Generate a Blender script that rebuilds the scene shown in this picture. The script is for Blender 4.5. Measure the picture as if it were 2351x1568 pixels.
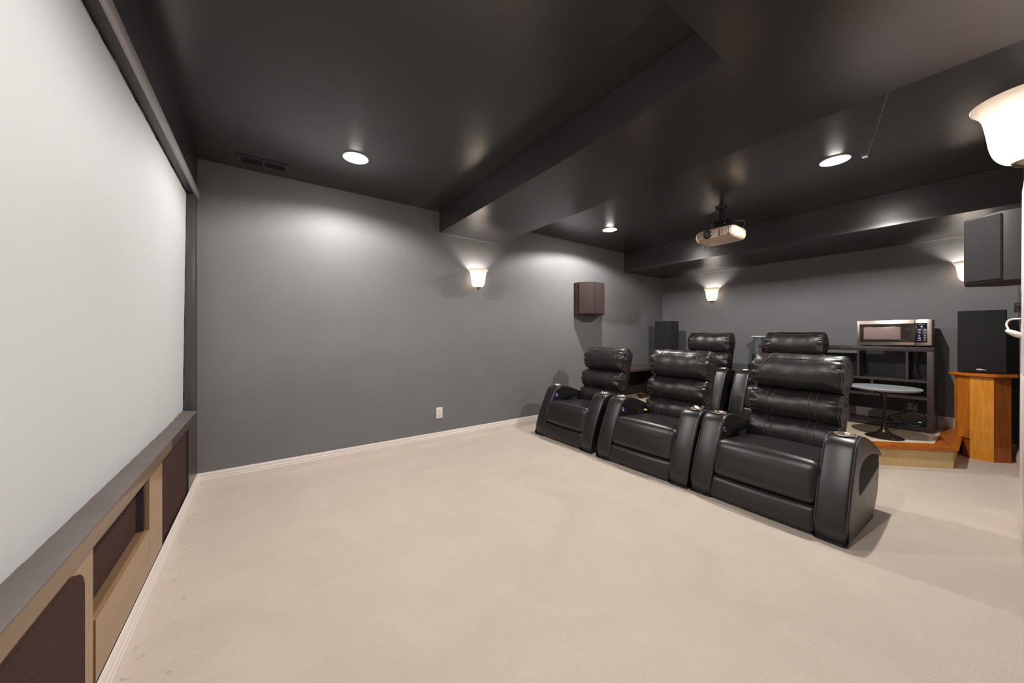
import bpy, bmesh, math, random
from mathutils import Vector, Matrix
random.seed(7)
PI = math.pi
S = bpy.context.scene
for o in list(bpy.data.objects): bpy.data.objects.remove(o)
COL = S.collection

# ------------------------------------------------------------------ camera / world / exposure
cam_d = bpy.data.cameras.new('camera'); cam = bpy.data.objects.new('camera', cam_d); COL.objects.link(cam)
cam.location = (0.400, -3.440, 1.132)
cam.rotation_euler = (PI/2, 0, math.radians(54.36-90))
cam_d.sensor_width = 36; cam_d.lens = 794.93/2351*36
cam_d.shift_y = -14.1/2351; cam_d.clip_start = 0.02
S.camera = cam
w = bpy.data.worlds.new('world'); S.world = w; w.use_nodes = True
w.node_tree.nodes['Background'].inputs[0].default_value = (0.02, 0.02, 0.022, 1)
w.node_tree.nodes['Background'].inputs[1].default_value = 1
vs = S.view_settings
vs.view_transform = 'Standard'; vs.look = 'None'; vs.gamma = 1; vs.use_curve_mapping = False
vs.exposure = 0.0
CAN_W = 110.0          # glow of the recessed lamp faces
SPOT_W = 84.0        # light of the recessed lamps
BULB_W = 7.0          # sconce bulbs (point light watts)
SHADE_E = 44.0         # glow of the sconce glass

# room
H = 2.44; L = 6.156; YN = -3.565
XB, XB2, HB, XS, HS, YS = 1.9135, 2.6695, 2.219, 5.0534, 2.1346, -2.8155

# ------------------------------------------------------------------ materials
def mat(name, col, rough=.5, metal=0, spec=.5, col2=None, nscale=6, bump=0, bscale=300, rvar=0, emit=None, estr=0, coat=0, stretch=None, detail=4, sheen=0):
    m = bpy.data.materials.new(name); m.use_nodes = True
    nt = m.node_tree; b = nt.nodes['Principled BSDF']
    b.inputs['Base Color'].default_value = (*col, 1); b.inputs['Roughness'].default_value = rough
    b.inputs['Metallic'].default_value = metal; b.inputs['Specular IOR Level'].default_value = spec
    b.inputs['Coat Weight'].default_value = coat
    b.inputs['Sheen Weight'].default_value = sheen
    tc = nt.nodes.new('ShaderNodeTexCoord'); src = tc.outputs['Object']
    if stretch:
        mp = nt.nodes.new('ShaderNodeMapping'); mp.inputs['Scale'].default_value = stretch
        nt.links.new(src, mp.inputs[0]); src = mp.outputs[0]
    if col2 or rvar:
        n = nt.nodes.new('ShaderNodeTexNoise'); n.inputs['Scale'].default_value = nscale; n.inputs['Detail'].default_value = detail
        nt.links.new(src, n.inputs['Vector'])
        if col2:
            r = nt.nodes.new('ShaderNodeValToRGB'); r.color_ramp.elements[0].position = .35; r.color_ramp.elements[1].position = .68
            r.color_ramp.elements[0].color = (*col, 1); r.color_ramp.elements[1].color = (*col2, 1)
            nt.links.new(n.outputs[0], r.inputs[0]); nt.links.new(r.outputs[0], b.inputs['Base Color'])
        if rvar:
            mr = nt.nodes.new('ShaderNodeMapRange'); mr.inputs[3].default_value = rough-rvar; mr.inputs[4].default_value = rough+rvar
            nt.links.new(n.outputs[0], mr.inputs[0]); nt.links.new(mr.outputs[0], b.inputs['Roughness'])
    if bump:
        n2 = nt.nodes.new('ShaderNodeTexNoise'); n2.inputs['Scale'].default_value = bscale; n2.inputs['Detail'].default_value = 3
        nt.links.new(src, n2.inputs['Vector'])
        bp = nt.nodes.new('ShaderNodeBump'); bp.inputs['Strength'].default_value = bump; bp.inputs['Distance'].default_value = .004
        nt.links.new(n2.outputs[0], bp.inputs['Height']); nt.links.new(bp.outputs[0], b.inputs['Normal'])
    if emit:
        b.inputs['Emission Color'].default_value = (*emit, 1); b.inputs['Emission Strength'].default_value = estr
    return m
M = {}
M['wall'] = mat('grey satin wall paint', (.174, .172, .176), .54, spec=.42, col2=(.188, .186, .190), nscale=2.5, bump=.05, bscale=260)
M['ceil'] = mat('black satin ceiling paint', (.036, .0335, .0338), .26, spec=.85, col2=(.040, .037, .0375), nscale=2, bump=.03, bscale=120)
M['edge'] = mat('pale caulk', (.20, .19, .18), .6)
M['white'] = mat('white trim paint', (.74, .66, .61), .35, col2=(.78, .70, .65), nscale=4)
M['screen'] = mat('matte grey projection screen', (.56, .56, .56), .7, spec=.25, col2=(.54, .54, .54), nscale=1.2)
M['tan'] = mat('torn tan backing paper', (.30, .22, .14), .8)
M['frame'] = mat('charcoal frame paint', (.040, .036, .038), .36, spec=.5)
M['jamb'] = mat('charcoal satin trim board', (.065, .058, .059), .30, spec=.6)
M['headface'] = mat('pale grey header board', (.42, .39, .39), .35, spec=.5)
M['ledge'] = mat('grey brown ledge fabric', (.135, .112, .102), .6, col2=(.115, .093, .086), nscale=9, bump=.3, bscale=25)
M['panel'] = mat('bronze brown satin panel', (.33, .200, .100), .30, spec=.5, col2=(.29, .175, .085), nscale=3, stretch=(1, .4, 3))
M['fabric'] = mat('dark brown grille carpet', (.070, .034, .028), .95, spec=.15, col2=(.052, .026, .022), nscale=120, bump=.6, bscale=240)
M['carpet_step'] = mat('ochre step carpet', (.66, .48, .23), .95, spec=.1, col2=(.76, .57, .30), nscale=60, bump=.9, bscale=170)
M['oak'] = mat('orange varnished oak', (.44, .125, .012), .28, spec=.5, col2=(.60, .19, .020), nscale=6, stretch=(11, 11, .9), detail=9)
M['oak2'] = mat('golden varnished oak', (.66, .235, .016), .28, spec=.5, col2=(.80, .33, .030), nscale=6, stretch=(11, 11, .9), detail=9)
M['oak3'] = mat('red varnished oak', (.31, .078, .010), .30, spec=.5, col2=(.42, .115, .014), nscale=6, stretch=(11, 11, .9), detail=9)
M['oakflat'] = mat('orange oak edging', (.58, .165, .014), .28, spec=.5, col2=(.44, .11, .010), nscale=6, stretch=(1.2, 9, 9), detail=6)
M['black'] = mat('black plastic', (.012, .011, .012), .40)
M['blackgloss'] = mat('black glossy metal', (.015, .013, .013), .22)
M['spk'] = mat('black speaker cabinet', (.022, .019, .019), .45, bump=.03, bscale=300)
M['grille'] = mat('black speaker grille cloth', (.020, .018, .019), .9, spec=.2, col2=(.030, .027, .028), nscale=260, bump=.5, bscale=500)
M['grilleb'] = mat('brown black grille cloth', (.050, .032, .029), .75, spec=.3, col2=(.036, .024, .022), nscale=200, bump=.4, bscale=400)
M['steel'] = mat('brushed steel', (.72, .62, .54), .26, metal=1, rvar=.06, nscale=40, stretch=(1, 1, 20))
M['champ'] = mat('champagne stainless', (.74, .60, .52), .30, metal=1, rvar=.05, nscale=30, stretch=(1, 1, 30))
M['mwglass'] = mat('dark microwave door glass', (.035, .024, .020), .12, spec=.6)
M['mwmesh'] = mat('microwave window mesh', (.30, .215, .185), .28, spec=.6, col2=(.27, .19, .165), nscale=300)
M['mwpanel'] = mat('black control panel', (.008, .008, .012), .15)
M['print'] = mat('pale grey print', (.45, .43, .47), .5)
M['printdark'] = mat('dark print', (.05, .035, .035), .5)
M['led'] = mat('blue white display light', (.3, .4, 1), .3, emit=(.45, .6, 1), estr=6)
M['ledblue'] = mat('blue button light', (.05, .08, .6), .3, emit=(.03, .06, .9), estr=.55)
M['ledgreen'] = mat('green strip light', (.05, .6, .2), .3, emit=(.1, .9, .3), estr=2)
M['shelf'] = mat('dark espresso laminate', (.042, .031, .031), .40, spec=.45, col2=(.052, .039, .038), nscale=7, stretch=(1, 1.5, 14))
M['tabletop'] = mat('pale blue grey stone top', (.33, .37, .39), .30, col2=(.40, .43, .44), nscale=18, detail=8)
M['bronze'] = mat('dark bronze pedestal metal', (.050, .036, .031), .26, metal=.6)
M['cream'] = mat('cream projector plastic', (.56, .44, .34), .32, col2=(.54, .42, .325), nscale=3)
M['creamline'] = mat('projector seam shadow', (.10, .07, .05), .6)
M['lens'] = mat('lens glass', (.02, .016, .016), .06, coat=1)
M['lensring'] = mat('lens inner ring', (.38, .31, .28), .3, metal=.5)
M['ivory'] = mat('white plastic cover', (.80, .74, .70), .35)
M['yellow'] = mat('yellow scrap', (.65, .42, .06), .6)
M['thread'] = mat('grey thread', (.16, .155, .15), .8)
M['standgrey'] = mat('slate grey stand', (.10, .115, .13), .5)
M['nickel'] = mat('pewter finial metal', (.42, .34, .28), .32, metal=1)
M['cable'] = mat('black cable', (.010, .010, .010), .4)
M['cablegrey'] = mat('grey cable', (.22, .21, .21), .45)

def leather():
    m = mat('black leather', (.019, .0155, .0152), .34, spec=.65)
    nt = m.node_tree; b = nt.nodes['Principled BSDF']; N = nt.nodes; K = nt.links
    tc = N.new('ShaderNodeTexCoord')
    n1 = N.new('ShaderNodeTexNoise'); n1.inputs['Scale'].default_value = 9; n1.inputs['Detail'].default_value = 5; n1.inputs['Distortion'].default_value = .8
    v = N.new('ShaderNodeTexVoronoi'); v.inputs['Scale'].default_value = 260
    n3 = N.new('ShaderNodeTexNoise'); n3.inputs['Scale'].default_value = 34; n3.inputs['Detail'].default_value = 4
    for n in (n1, v, n3): K.new(tc.outputs['Object'], n.inputs['Vector'])
    b1 = N.new('ShaderNodeBump'); b1.inputs['Strength'].default_value = .38; b1.inputs['Distance'].default_value = .012
    b2 = N.new('ShaderNodeBump'); b2.inputs['Strength'].default_value = .18; b2.inputs['Distance'].default_value = .002
    b3 = N.new('ShaderNodeBump'); b3.inputs['Strength'].default_value = .25; b3.inputs['Distance'].default_value = .004
    K.new(n1.outputs[0], b1.inputs['Height']); K.new(v.outputs[0], b2.inputs['Height']); K.new(n3.outputs[0], b3.inputs['Height'])
    K.new(b1.outputs[0], b3.inputs['Normal']); K.new(b3.outputs[0], b2.inputs['Normal']); K.new(b2.outputs[0], b.inputs['Normal'])
    mr = N.new('ShaderNodeMapRange'); mr.inputs[3].default_value = .27; mr.inputs[4].default_value = .42
    K.new(n1.outputs[0], mr.inputs[0]); K.new(mr.outputs[0], b.inputs['Roughness'])
    return m
M['leather'] = leather()
M['leathersmooth'] = mat('smooth black leather', (.0140, .0118, .0116), .335, spec=.62, rvar=.05, nscale=7, bump=.12, bscale=420)
M['seam'] = mat('leather seam', (.070, .058, .052), .5)
M['bronze_shaded'] = mat('bronze with painted corner shade', (.050, .032, .026), .30, spec=.5)  # panel bronze darkened to paint in the shade near the corner
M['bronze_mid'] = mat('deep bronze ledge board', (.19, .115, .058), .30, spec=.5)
M['walnut'] = mat('dull brown console wood', (.10, .072, .055), .35, col2=(.075, .053, .041), nscale=6, stretch=(1, 8, 8))
M['dark'] = mat('black underside cloth', (.006, .006, .006), .9)

def carpet():
    m = mat('beige cut pile carpet', (.60, .46, .365), .95, spec=.08, sheen=.15)
    nt = m.node_tree; b = nt.nodes['Principled BSDF']; N = nt.nodes; K = nt.links
    tc = N.new('ShaderNodeTexCoord')
    def noise(s, d=4, dist=0):
        n = N.new('ShaderNodeTexNoise'); n.inputs['Scale'].default_value = s; n.inputs['Detail'].default_value = d; n.inputs['Distortion'].default_value = dist
        K.new(tc.outputs['Object'], n.inputs['Vector']); return n
    a = noise(2.2, 5, 1.2); f = noise(220, 2); st = noise(24, 3, .4)
    r = N.new('ShaderNodeValToRGB'); r.color_ramp.elements[0].position = .3; r.color_ramp.elements[1].position = .7
    r.color_ramp.elements[0].color = (.625, .527, .444, 1); r.color_ramp.elements[1].color = (.685, .582, .494, 1)
    K.new(a.outputs[0], r.inputs[0])
    r2 = N.new('ShaderNodeValToRGB'); r2.color_ramp.elements[0].position = .3; r2.color_ramp.elements[1].position = .7
    r2.color_ramp.elements[0].color = (.86, .85, .84, 1); r2.color_ramp.elements[1].color = (1, 1, 1, 1)
    K.new(f.outputs[0], r2.inputs[0])
    mx = N.new('ShaderNodeMixRGB'); mx.blend_type = 'MULTIPLY'; mx.inputs[0].default_value = 1
    K.new(r.outputs[0], mx.inputs[1]); K.new(r2.outputs[0], mx.inputs[2])
    # old water stains beside the screen wall baseboard
    sx = N.new('ShaderNodeSeparateXYZ'); K.new(tc.outputs['Object'], sx.inputs[0])
    mr = N.new('ShaderNodeMapRange'); mr.inputs[1].default_value = .05; mr.inputs[2].default_value = .24; mr.inputs[3].default_value = 1; mr.inputs[4].default_value = 0
    K.new(sx.outputs[0], mr.inputs[0])
    rs = N.new('ShaderNodeValToRGB'); rs.color_ramp.elements[0].position = .60; rs.color_ramp.elements[1].position = .70
    K.new(st.outputs[0], rs.inputs[0])
    ml = N.new('ShaderNodeMath'); ml.operation = 'MULTIPLY'; K.new(mr.outputs[0], ml.inputs[0]); K.new(rs.outputs[0], ml.inputs[1])
    ml2 = N.new('ShaderNodeMath'); ml2.operation = 'MULTIPLY'; ml2.inputs[1].default_value = .42; K.new(ml.outputs[0], ml2.inputs[0])
    m2 = N.new('ShaderNodeMixRGB'); K.new(ml2.outputs[0], m2.inputs[0]); K.new(mx.outputs[0], m2.inputs[1]); m2.inputs[2].default_value = (.20, .14, .10, 1)
    K.new(m2.outputs[0], b.inputs['Base Color'])
    bp = N.new('ShaderNodeBump'); bp.inputs['Strength'].default_value = .5; bp.inputs['Distance'].default_value = .006
    bp2 = N.new('ShaderNodeBump'); bp2.inputs['Strength'].default_value = .10; bp2.inputs['Distance'].default_value = .03
    K.new(f.outputs[0], bp.inputs['Height']); K.new(a.outputs[0], bp2.inputs['Height']); K.new(bp2.outputs[0], bp.inputs['Normal'])
    K.new(bp.outputs[0], b.inputs['Normal'])
    return m
M['carpet'] = carpet()
M['carpet_warm'] = mat('warm beige platform carpet', (.66, .535, .39), .95, spec=.08, col2=(.70, .575, .43), nscale=5, bump=.4, bscale=220)

def emission(name, col, s):
    m = bpy.data.materials.new(name); m.use_nodes = True
    nt = m.node_tree; nt.nodes.clear()
    e = nt.nodes.new('ShaderNodeEmission'); e.inputs[0].default_value = (*col, 1); e.inputs[1].default_value = s
    o = nt.nodes.new('ShaderNodeOutputMaterial'); nt.links.new(e.outputs[0], o.inputs[0]); return m
M['lamp'] = emission('lit lamp face', (1, .95, .90), CAN_W)
def glass_shade():
    m = bpy.data.materials.new('frosted alabaster glass'); m.use_nodes = True
    nt = m.node_tree; nt.nodes.clear(); N = nt.nodes; K = nt.links
    out = N.new('ShaderNodeOutputMaterial')
    tr = N.new('ShaderNodeBsdfTranslucent'); tr.inputs[0].default_value = (.96, .92, .86, 1)
    pr = N.new('ShaderNodeBsdfPrincipled'); pr.inputs['Base Color'].default_value = (.78, .68, .58, 1); pr.inputs['Roughness'].default_value = .3
    mx = N.new('ShaderNodeMixShader'); mx.inputs[0].default_value = .5
    K.new(tr.outputs[0], mx.inputs[1]); K.new(pr.outputs[0], mx.inputs[2]); K.new(mx.outputs[0], out.inputs[0])
    return m
M['shade'] = glass_shade()
M['bulb'] = emission('lit frosted bulb', (1, .94, .87), SHADE_E*12)

# ------------------------------------------------------------------ mesh helpers
def link(name, me, m=None, parent=None):
    o = bpy.data.objects.new(name, me); COL.objects.link(o)
    if m is not None and me is not None:
        if not me.materials: me.materials.append(m if not isinstance(m, str) else M[m])
    if parent: o.parent = parent
    return o
def obj(name, bm, m, parent=None, smooth=False, autos=None):
    me = bpy.data.meshes.new(name)
    bmesh.ops.recalc_face_normals(bm, faces=bm.faces)
    if smooth:
        for f in bm.faces: f.smooth = True
    if autos:
        for f in bm.faces: f.smooth = True
        for e in bm.edges:
            if len(e.link_faces) == 2 and e.calc_face_angle(0) > math.radians(autos): e.smooth = False
    bm.to_mesh(me); bm.free()
    return link(name, me, m, parent)
def tag(o, label=None, cat=None, group=None, kind=None):
    if label: o['label'] = label
    if cat: o['category'] = cat
    if group: o['group'] = group
    if kind: o['kind'] = kind
    return o
def empty(name, loc, rz=0):
    o = bpy.data.objects.new(name, None); COL.objects.link(o); o.location = loc; o.rotation_euler = (0, 0, rz)
    o.empty_display_size = .1; return o
def box(bm, x0, x1, y0, y1, z0, z1):
    vs_ = [bm.verts.new((x, y, z)) for x in (x0, x1) for y in (y0, y1) for z in (z0, z1)]
    for f in ((0, 1, 3, 2), (4, 6, 7, 5), (0, 4, 5, 1), (2, 3, 7, 6), (0, 2, 6, 4), (1, 5, 7, 3)):
        bm.faces.new([vs_[i] for i in f])
    return vs_
def bx(name, m, parent, x0, x1, y0, y1, z0, z1, bev=0, seg=2):
    bm = bmesh.new(); box(bm, min(x0, x1), max(x0, x1), min(y0, y1), max(y0, y1), min(z0, z1), max(z0, z1))
    if bev:
        bmesh.ops.bevel(bm, geom=bm.edges[:], offset=bev, segments=seg, profile=.5, affect='EDGES')
    return obj(name, bm, m, parent, autos=40 if bev else None)
def rbox(bm, cx, cy, cz, sx, sy, sz, r, n=8, deform=None):
    """rounded box with a grid on each face, then deformed"""
    hx, hy, hz = sx/2, sy/2, sz/2
    vm = {}
    def key(p): return tuple(round(c, 5) for c in p)
    def vert(p):
        k = key(p)
        if k in vm: return vm[k]
        q = Vector((p[0]*hx, p[1]*hy, p[2]*hz))
        c = Vector((max(-hx+r, min(hx-r, q.x)), max(-hy+r, min(hy-r, q.y)), max(-hz+r, min(hz-r, q.z))))
        d = q-c
        if d.length > 1e-9: q = c+d.normalized()*r
        q += Vector((cx, cy, cz))
        if deform: q = Vector(deform(q))
        vm[k] = bm.verts.new(q); return vm[k]
    def ax(h):
        # denser near the rounded edges
        t = [-1+2*i/n for i in range(n+1)]
        e = min(.9, r/h)
        s = set([-1, 1]); 
        for i in range(1, 4): s.add(-1+e*i/3); s.add(1-e*i/3)
        for v in t:
            if -1+e < v < 1-e: s.add(v)
        return sorted(s)
    A = [ax(hx), ax(hy), ax(hz)]
    for d in range(3):
        u, v = (d+1) % 3, (d+2) % 3
        for sgn in (-1, 1):
            for i in range(len(A[u])-1):
                for j in range(len(A[v])-1):
                    q = []
                    for (a, b) in ((i, j), (i+1, j), (i+1, j+1), (i, j+1)):
                        p = [0, 0, 0]; p[d] = sgn; p[u] = A[u][a]; p[v] = A[v][b]; q.append(vert(p))
                    if sgn < 0: q.reverse()
                    try: bm.faces.new(q)
                    except ValueError: pass
def tube(bm, pts, r, seg=8, closed=False, cap=True):
    pts = [Vector(p) for p in pts]; n = len(pts); rings = []
    up = Vector((0, 0, 1)); prev = None
    for i, p in enumerate(pts):
        if closed: t = pts[(i+1) % n]-pts[i-1]
        else: t = pts[min(i+1, n-1)]-pts[max(i-1, 0)]
        t.normalize()
        if prev is None:
            a = t.cross(up)
            if a.length < 1e-3: a = t.cross(Vector((1, 0, 0)))
        else:
            a = prev-t*prev.dot(t)
            if a.length < 1e-6: a = t.cross(up)
        a.normalize(); prev = a; b = t.cross(a)
        rr = r[i] if isinstance(r, (list, tuple)) else r
        rings.append([bm.verts.new(p+a*rr*math.cos(2*PI*k/seg)+b*rr*math.sin(2*PI*k/seg)) for k in range(seg)])
    m = n if closed else n-1
    for i in range(m):
        A, B = rings[i], rings[(i+1) % n]
        for k in range(seg): bm.faces.new((A[k], A[(k+1) % seg], B[(k+1) % seg], B[k]))
    if cap and not closed:
        bm.faces.new(rings[0][::-1]); bm.faces.new(rings[-1])
def lathe(bm, prof, seg=32, a0=0, a1=2*PI, axis='z', c=(0, 0, 0), sx=1, sy=1):
    """prof: list of (r, h)"""
    full = abs(a1-a0-2*PI) < 1e-6; n = seg if full else seg+1; rings = []
    for (r, h) in prof:
        R = []
        for k in range(n):
            t = a0+(a1-a0)*k/seg
            p = (r*math.cos(t)*sx, r*math.sin(t)*sy, h)
            if axis == 'x': p = (h, p[0], p[1])
            if axis == 'y': p = (p[0], h, p[1])
            R.append(bm.verts.new((c[0]+p[0], c[1]+p[1], c[2]+p[2])))
        rings.append(R)
    for A, B in zip(rings, rings[1:]):
        for k in range(seg):
            k2 = (k+1) % n if full else k+1
            bm.faces.new((A[k], A[k2], B[k2], B[k]))
    if full:
        for R, f in ((rings[0], 1), (rings[-1], 0)):
            bm.faces.new(R[::-1] if f else R)
    return rings
def spline(pts, per=8, closed=False):
    pts = [Vector(p) for p in pts]; n = len(pts); out = []
    m = n if closed else n-1
    for i in range(m):
        if closed: a, b, c, d = pts[i-1], pts[i], pts[(i+1) % n], pts[(i+2) % n]
        else: a, b, c, d = pts[max(i-1, 0)], pts[i], pts[i+1], pts[min(i+2, n-1)]
        for k in range(per):
            t = k/per
            out.append(.5*((2*b)+(-a+c)*t+(2*a-5*b+4*c-d)*t*t+(-a+3*b-3*c+d)*t**3))
    if not closed: out.append(pts[-1])
    return out
def prism(bm, poly, z0, z1):
    a = [bm.verts.new((x, y, z0)) for x, y in poly]; b = [bm.verts.new((x, y, z1)) for x, y in poly]
    n = len(poly); bm.faces.new(a[::-1]); bm.faces.new(b)
    for i in range(n): bm.faces.new((a[i], a[(i+1) % n], b[(i+1) % n], b[i]))
def textmesh(name, s, size, m, parent, mw, ext=.0006):
    cu = bpy.data.curves.new(name, 'FONT'); cu.body = s; cu.size = size; cu.extrude = ext; cu.align_x = 'CENTER'; cu.align_y = 'CENTER'
    t = bpy.data.objects.new(name, cu); COL.objects.link(t)
    dg = bpy.context.evaluated_depsgraph_get(); me = bpy.data.meshes.new_from_object(t.evaluated_get(dg))
    bpy.data.objects.remove(t)
    me.transform(mw)
    me.materials.clear(); o = link(name, me, m, parent); return o
def copy_tree(o, parent=None):
    c = o.copy(); COL.objects.link(c); c.parent = parent
    if parent is not None: c.matrix_parent_inverse = o.matrix_parent_inverse.copy()
    for ch in o.children: copy_tree(ch, c)
    return c

# ------------------------------------------------------------------ the room shell
def struct(o, label=None): return tag(o, label, kind='structure')
bm = bmesh.new(); box(bm, -.02, L+.06, YN-.06, .06, -.06, 0); struct(obj('floor', bm, 'carpet'), 'beige carpet floor')
bm = bmesh.new(); box(bm, -.15, L+.06, 0, .08, -.06, H+.08); struct(obj('wall_side', bm, 'wall'), 'grey painted side wall with outlet')
bm = bmesh.new(); box(bm, L, L+.08, YN, 0, -.06, H+.08); struct(obj('wall_back', bm, 'wall'), 'grey painted back wall behind platform')
bm = bmesh.new(); box(bm, -.15, L+.06, YN-.08, YN, -.06, H+.08); struct(obj('wall_near', bm, 'wall'), 'grey painted wall beside the door')
# ceiling with holes for four recessed lamps
LAMPS = [(.951, -.698), (3.877, -.665), (3.869, -2.743), (.951, -2.70)]
RC = .072
def ceiling_mesh():
    bm = bmesh.new()
    xs = sorted(set([-.02, L+.02]+[v for (x, y) in LAMPS[:1]+LAMPS[1:2] for v in (x-.15, x+.15)]))
    ys = sorted(set([YN-.02, .02, -.698-.15, -.698+.15, -2.72-.15, -2.72+.15]))
    for i in range(len(xs)-1):
        for j in range(len(ys)-1):
            x0, x1, y0, y1 = xs[i], xs[i+1], ys[j], ys[j+1]
            hole = [p for p in LAMPS if x0 < p[0] < x1 and y0 < p[1] < y1]
            if not hole:
                bm.faces.new([bm.verts.new((x, y, H)) for x, y in ((x0, y0), (x0, y1), (x1, y1), (x1, y0))])
            else:
                px, py = hole[0]; n = 32
                ci = [bm.verts.new((px+RC*math.cos(2*PI*k/n), py+RC*math.sin(2*PI*k/n), H)) for k in range(n)]
                co = []
                for k in range(n):
                    c, s = math.cos(2*PI*k/n), math.sin(2*PI*k/n)
                    tx = ((x1-px)/c if c > 1e-9 else (x0-px)/c if c < -1e-9 else 1e9)
                    ty = ((y1-py)/s if s > 1e-9 else (y0-py)/s if s < -1e-9 else 1e9)
                    t = min(tx, ty); co.append(bm.verts.new((px+c*t, py+s*t, H)))
                for k in range(n):
                    k2 = (k+1) % n; bm.faces.new((ci[k], ci[k2], co[k2], co[k]))
                # corners
                for (qx, qy) in ((x0, y0), (x0, y1), (x1, y0), (x1, y1)):
                    a = math.atan2(qy-py, qx-px) % (2*PI); k = int(a/(2*PI/n))
                    v = bm.verts.new((qx, qy, H)); 
                    try: bm.faces.new((co[k], v, co[(k+1) % n]))
                    except ValueError: pass
    bmesh.ops.remove_doubles(bm, verts=bm.verts[:], dist=1e-5)
    # slab top so that no light leaks
    return bm
struct(obj('ceiling', ceiling_mesh(), 'ceil'), 'black painted ceiling')
bm = bmesh.new(); box(bm, -.15, L+.08, YN-.08, .08, H+.14, H+.18); struct(obj('ceiling_slab', bm, 'dark'), 'slab above the ceiling')
bm = bmesh.new(); prism(bm, [(XB, .0), (XB2, .0), (XB2, YN), (0, YN), (0, YS), (XB, YS)], HB, H-.002)
struct(obj('ceiling_beam', bm, 'ceil'), 'black boxed ceiling beam crossing the room')
bm = bmesh.new(); box(bm, XS, L, YN, 0, HS, H-.002); struct(obj('ceiling_soffit', bm, 'ceil'), 'black boxed soffit along the back wall')
# thin pale caulk lines where grey wall meets the black ceiling
def bead(name, a, b, r=.0022):
    bm = bmesh.new(); tube(bm, [a, b], r, 6); struct(obj(name, bm, 'edge'))
e = .0015
bead('trim_1', (0, -e, H-e), (XB, -e, H-e)); bead('trim_2', (XB, -e, H), (XB, -e, HB)); bead('trim_3', (XB, -e, HB-e), (XB2, -e, HB-e))
bead('trim_4', (XB2, -e, H-e), (XS, -e, H-e)); bead('trim_5', (XS, -e, H), (XS, -e, HS)); bead('trim_6', (XS, -e, HS-e), (L, -e, HS-e))
bead('trim_7', (L-e, 0, HS-e), (L-e, YN, HS-e)); bead('trim_8', (L-e, -e, HS), (L-e, -e, .2)); bead('trim_9', (e, -e, .1), (e, -e, H), .0016)
# baseboards
BB = [(0, 0), (.016, 0), (.016, .055), (.013, .062), (.013, .072), (.009, .080), (.009, .090), (.004, .104), (0, .107)]
def baseboard(name, fn, a, b, label):
    bm = bmesh.new(); n = len(BB)
    A = [bm.verts.new(fn(a, d, z)) for d, z in BB]; B = [bm.verts.new(fn(b, d, z)) for d, z in BB]
    for i in range(n): bm.faces.new((A[i], A[(i+1) % n], B[(i+1) % n], B[i]))
    bm.faces.new(A[::-1]); bm.faces.new(B)
    struct(obj(name, bm, 'white'), label)
baseboard('baseboard_side', lambda t, d, z: (t, -d, z), 0, 4.42, 'white moulded baseboard along the side wall')
baseboard('baseboard_screen', lambda t, d, z: (d, t, z), 0, YN, 'white moulded baseboard below the screen')
baseboard('baseboard_back', lambda t, d, z: (L-d, t, z), -3.26, YN, 'white moulded baseboard on floor level of the back wall')
baseboard('baseboard_platform', lambda t, d, z: (L-d, t, z+.18), 0, -3.26, 'white moulded baseboard above the platform on the back wall')
baseboard('baseboard_near', lambda t, d, z: (t, YN+d, z), 4.27, L, 'white moulded baseboard along the door wall')

# screen wall: upper fascia, lower frame, recess
RX = -.07; OY0, OY1 = -.145, -3.47; OZ0, OZ1 = .60, 2.136
bm = bmesh.new(); box(bm, -.15, RX, YN, 0, .54, OZ1+.1); struct(obj('wall_screen', bm, 'frame'), 'charcoal back of the screen recess')
bm = bmesh.new(); box(bm, -.15, 0, YN, 0, OZ1+.002, H+.08); tr_head = struct(obj('trim_10', bm, 'frame'), 'charcoal fascia above the screen')
bm = bmesh.new(); box(bm, RX, 0, OY0, 0, .536, OZ1+.002); tr_jamb = struct(obj('trim_11', bm, 'frame'), 'charcoal pier between screen and side wall')
bm = bmesh.new(); box(bm, RX, 0, YN, OY1, .536, OZ1+.002); struct(obj('trim_12', bm, 'frame'), 'charcoal pier between screen and door wall')
wscr = struct(empty('trim_13', (0, 0, 0)), 'panelled lower wall under the screen')
bm = bmesh.new()
for (y0, y1, z0, z1) in ((-1.319, -1.088, .114, .535), (-1.905, -1.322, .114, .298), (YN, -1.925, .114, .535)):
    box(bm, -.05, 0, y0, y1, z0, z1)
lower = obj('lower_panel', bm, 'panel', wscr); lower['label'] = 'bronze brown satin panelling under the ledge'
bx('corner_stile', 'bronze_shaded', wscr, -.05, 0, -.362, 0, .0, .535)  # corner shade painted into the stile's colour
bm = bmesh.new(); box(bm, -.15, -.045, YN, 0, 0, .54); obj('panel_backing', bm, 'dark', wscr)
bx('fabric_insert', 'fabric', wscr, -.044, -.010, -1.068, -.366, .07, .537)
o = bx('fabric_insert', 'fabric', wscr, -.044, -.034, -1.895, -1.345, .305, .537)
# proud carpeted insert with a rounded corner
bm = bmesh.new(); pl = []
y0, y1, z0, z1, r = -3.1, -2.016, .09, .515, .06
for (cy_, cz_, a) in ((y0+r, z0+r, PI), (y1-r, z0+r, 1.5*PI), (y1-r, z1-r, 0), (y0+r, z1-r, .5*PI)):
    for k in range(7): t = a+k/6*PI/2; pl.append((cy_+r*math.cos(t), cz_+r*math.sin(t)))
A = [bm.verts.new((-.002, a, b)) for a, b in pl]; B = [bm.verts.new((.010, a, b)) for a, b in pl]
bm.faces.new(A); bm.faces.new(B[::-1])
for i in range(len(pl)): bm.faces.new((A[i], A[(i+1) % len(pl)], B[(i+1) % len(pl)], B[i]))
obj('fabric_insert', bm, 'fabric', wscr)
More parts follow.
